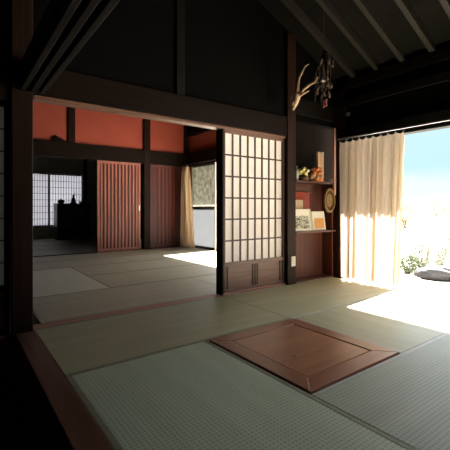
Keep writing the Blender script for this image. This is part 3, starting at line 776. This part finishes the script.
def leaf_cloud(n, rad, c, size, rnd):
    mb = MB()
    for _ in range(n):
        d = Vector((rnd.gauss(0, 1), rnd.gauss(0, 1), rnd.gauss(0, 1))).normalized() * rnd.uniform(0.45, 1.0) ** 0.6
        p = Vector(c) + Vector((d.x * rad[0], d.y * rad[1], d.z * rad[2])) * (1 + 0.22 * math.sin(d.x * 7 + c[2] * 9) * math.sin(d.z * 6 + d.y * 5))
        a = Vector((rnd.gauss(0, 1), rnd.gauss(0, 1), rnd.gauss(0, 0.7))).normalized()
        b = a.orthogonal().normalized() * size * rnd.uniform(0.25, 0.4); a *= size * rnd.uniform(0.6, 1.1)
        v = [mb.bm.verts.new(q) for q in (p - a, p + b, p + a, p - b)]
        mb.bm.faces.new(v)
    return mb
def shrub(name, label, cat, group, x, y, h, r, n, size, mat, seed, trunk=0.0):
    rnd = random.Random(seed)
    o = empty(name, (x, y, -0.5), label, cat, group)
    mb = MB()
    for k in range(6):
        t = k * 1.05 + rnd.uniform(0, 0.5)
        mb.tube([(0.03 * math.cos(t), 0.03 * math.sin(t), 0), (0.1 * math.cos(t) * (1 + r), 0.1 * math.sin(t) * (1 + r), max(trunk, h * 0.35)),
                 (r * 0.6 * math.cos(t), r * 0.6 * math.sin(t), h * 0.8)], [0.03 * h, 0.018 * h, 0.006], 6)
    mb.build('stem', M['bark'], o, 0, True)
    rz = (h - trunk) / 2
    leaf_cloud(n, (r, r, rz), (0, 0, trunk + rz), size, rnd).build('foliage', mat, o)
    return o
G = 'garden shrubs beyond the veranda'
def gp(u, dep):
    p = at(u, 208, dep); return p.x, p.y
x, y = gp(440, 9.0); shrub('shrub', 'glare-paled garden shrub behind the dark rock', 'shrub', G, x, y, 1.15, 0.5, 1500, 0.07, M['leaf_glare'], 1)
x, y = gp(422, 8.3); shrub('shrub', 'loose leafy shrub in the middle of the garden view', 'shrub', G, x, y, 0.95, 0.28, 600, 0.07, M['leaf_glare'], 2)
x, y = gp(408, 8.0); shrub('shrub', 'low dark-green shrub beside the tan curtain edge', 'shrub', G, x, y, 0.42, 0.2, 400, 0.05, M['leaf'], 3)
x, y = gp(462, 11); shrub('shrub', 'tall glare-paled shrub at the edge of the garden view', 'shrub', G, x, y, 1.5, 0.7, 1500, 0.08, M['leaf_glare'], 4)
x, y = gp(500, 9.0); shrub('shrub', 'broad shrub out past the dark rock', 'shrub', G, x, y, 1.2, 0.6, 1200, 0.08, M['leaf'], 5)
G = 'distant garden trees'
x, y = gp(405, 26); shrub('tree', 'glare-paled distant tree seen just past the curtain edge', 'tree', G, x, y, 2.3, 1.5, 1500, 0.2, M['leaf_glare'], 6, 0.6)
x, y = gp(438, 33); shrub('tree', 'glare-paled distant tree seen above the tall shrub', 'tree', G, x, y, 2.6, 1.5, 1500, 0.2, M['leaf_glare'], 7, 0.6)
x, y = gp(492, 27); shrub('tree', 'glare-paled distant tree seen above the broad shrub', 'tree', G, x, y, 2.6, 1.5, 1500, 0.2, M['leaf_glare'], 8, 0.6)
# dark rock
x, y = gp(440, 7.3)
mb = MB().blob((0, 0, 0.13), (0.52, 0.26, 0.15), 20, 0.05).blob((0.3, -0.1, 0.1), (0.34, 0.24, 0.12), 16, 0.06)
o = mb.build('garden_rock', M['rock'], None, 0, False, (x, y, -0.5)); o.rotation_euler = (0, 0, -0.6)
tag(o, 'low dark rock lying on the pale garden ground', 'rock')
x, y = gp(413, 6.8)
o = MB().blob((0, 0, 0.06), (0.2, 0.15, 0.09), 14, 0.08).build('garden_rock', plaster('pale_rock', (0.32, 0.30, 0.26), 0.2), None, 0, False, (x, y, -0.5))
tag(o, 'small pale stone left of the dark garden rock', 'rock')

# ------------------------------------------------------------------ light
w = bpy.data.worlds.new('sky'); SC.world = w; w.use_nodes = True
nt = w.node_tree
bg = nt.nodes['Background']
tc = nt.nodes.new('ShaderNodeTexCoord'); sx = nt.nodes.new('ShaderNodeSeparateXYZ')
nt.links.new(tc.outputs['Generated'], sx.inputs[0])
r = nt.nodes.new('ShaderNodeValToRGB')
el = r.color_ramp.elements
stops = [(0.0, (0.95, 0.98, 1.0)), (0.06, (0.90, 0.98, 1.0)), (0.10, (0.62, 0.93, 1.0)), (0.17, (0.64, 0.93, 1.0)), (0.35, (0.95, 0.97, 1.0)), (1.0, (0.75, 0.86, 1.0))]
while len(el) < len(stops):
    el.new(0.5)
for e, (p, c) in zip(el, stops):
    e.position = p; e.color = (*c, 1)
n = nt.nodes.new('ShaderNodeTexNoise'); n.inputs['Scale'].default_value = 5; n.inputs['Detail'].default_value = 6
mp = nt.nodes.new('ShaderNodeMapping'); mp.inputs['Scale'].default_value = (1, 1, 3)
nt.links.new(tc.outputs['Generated'], mp.inputs[0]); nt.links.new(mp.outputs[0], n.inputs['Vector'])
cl = nt.nodes.new('ShaderNodeValToRGB'); cl.color_ramp.elements[0].position = 0.52; cl.color_ramp.elements[1].position = 0.72
nt.links.new(n.outputs[0], cl.inputs[0])
mx = nt.nodes.new('ShaderNodeMixRGB'); mx.inputs[2].default_value = (1.0, 1.0, 1.0, 1)
nt.links.new(sx.outputs['Z'], r.inputs[0]); nt.links.new(cl.outputs[0], mx.inputs[0])
nt.links.new(r.outputs[0], mx.inputs[1]); nt.links.new(mx.outputs[0], bg.inputs[0])
fc_ = nt.nodes.new('ShaderNodeFloatCurve')          # the sky brightens towards the height of the sun
cv = fc_.mapping.curves[0]
pts = [(0.0, 0.085), (0.215, 0.085), (0.30, 0.7), (0.55, 1.0), (1.0, 0.6)]
for p, v in pts[1:-1]:
    cv.points.new(p, v)
cv.points[0].location = pts[0]; cv.points[-1].location = pts[-1]
for q in cv.points:
    q.handle_type = 'VECTOR'
fc_.mapping.update()
mt = nt.nodes.new('ShaderNodeMath'); mt.operation = 'MULTIPLY'; mt.inputs[1].default_value = 3.6
nt.links.new(sx.outputs['Z'], fc_.inputs['Value']); nt.links.new(fc_.outputs[0], mt.inputs[0])
nt.links.new(mt.outputs[0], bg.inputs[1])

sun = bpy.data.lights.new('sun', 'SUN'); sun.energy = 26; sun.angle = 0.012; sun.color = (1.0, 0.95, 0.88)
so = bpy.data.objects.new('sun', sun); COL.objects.link(so)
so.rotation_euler = Vector((-1, -0.07, -0.76)).to_track_quat('-Z', 'Y').to_euler()
so.location = (20, 3, 16)

# ------------------------------------------------------------------ camera
cam = bpy.data.cameras.new('camera'); co = bpy.data.objects.new('camera', cam); COL.objects.link(co)
co.location = (0, 0, H)
co.rotation_euler = (math.pi / 2, 0, -math.atan2(0.596, 0.803))
cam.sensor_width = 36; cam.lens = F / 450 * 36; cam.shift_y = -17 / 450
cam.clip_start = 0.02; cam.clip_end = 300
SC.camera = co
SC.view_settings.view_transform = 'Standard'; SC.view_settings.look = 'None'
SC.view_settings.gamma = 1.0; SC.view_settings.exposure = 1.75; SC.view_settings.use_curve_mapping = False
SC.cycles.max_bounces = 14; SC.cycles.diffuse_bounces = 10; SC.cycles.transmission_bounces = 10
SC.cycles.sample_clamp_indirect = 12
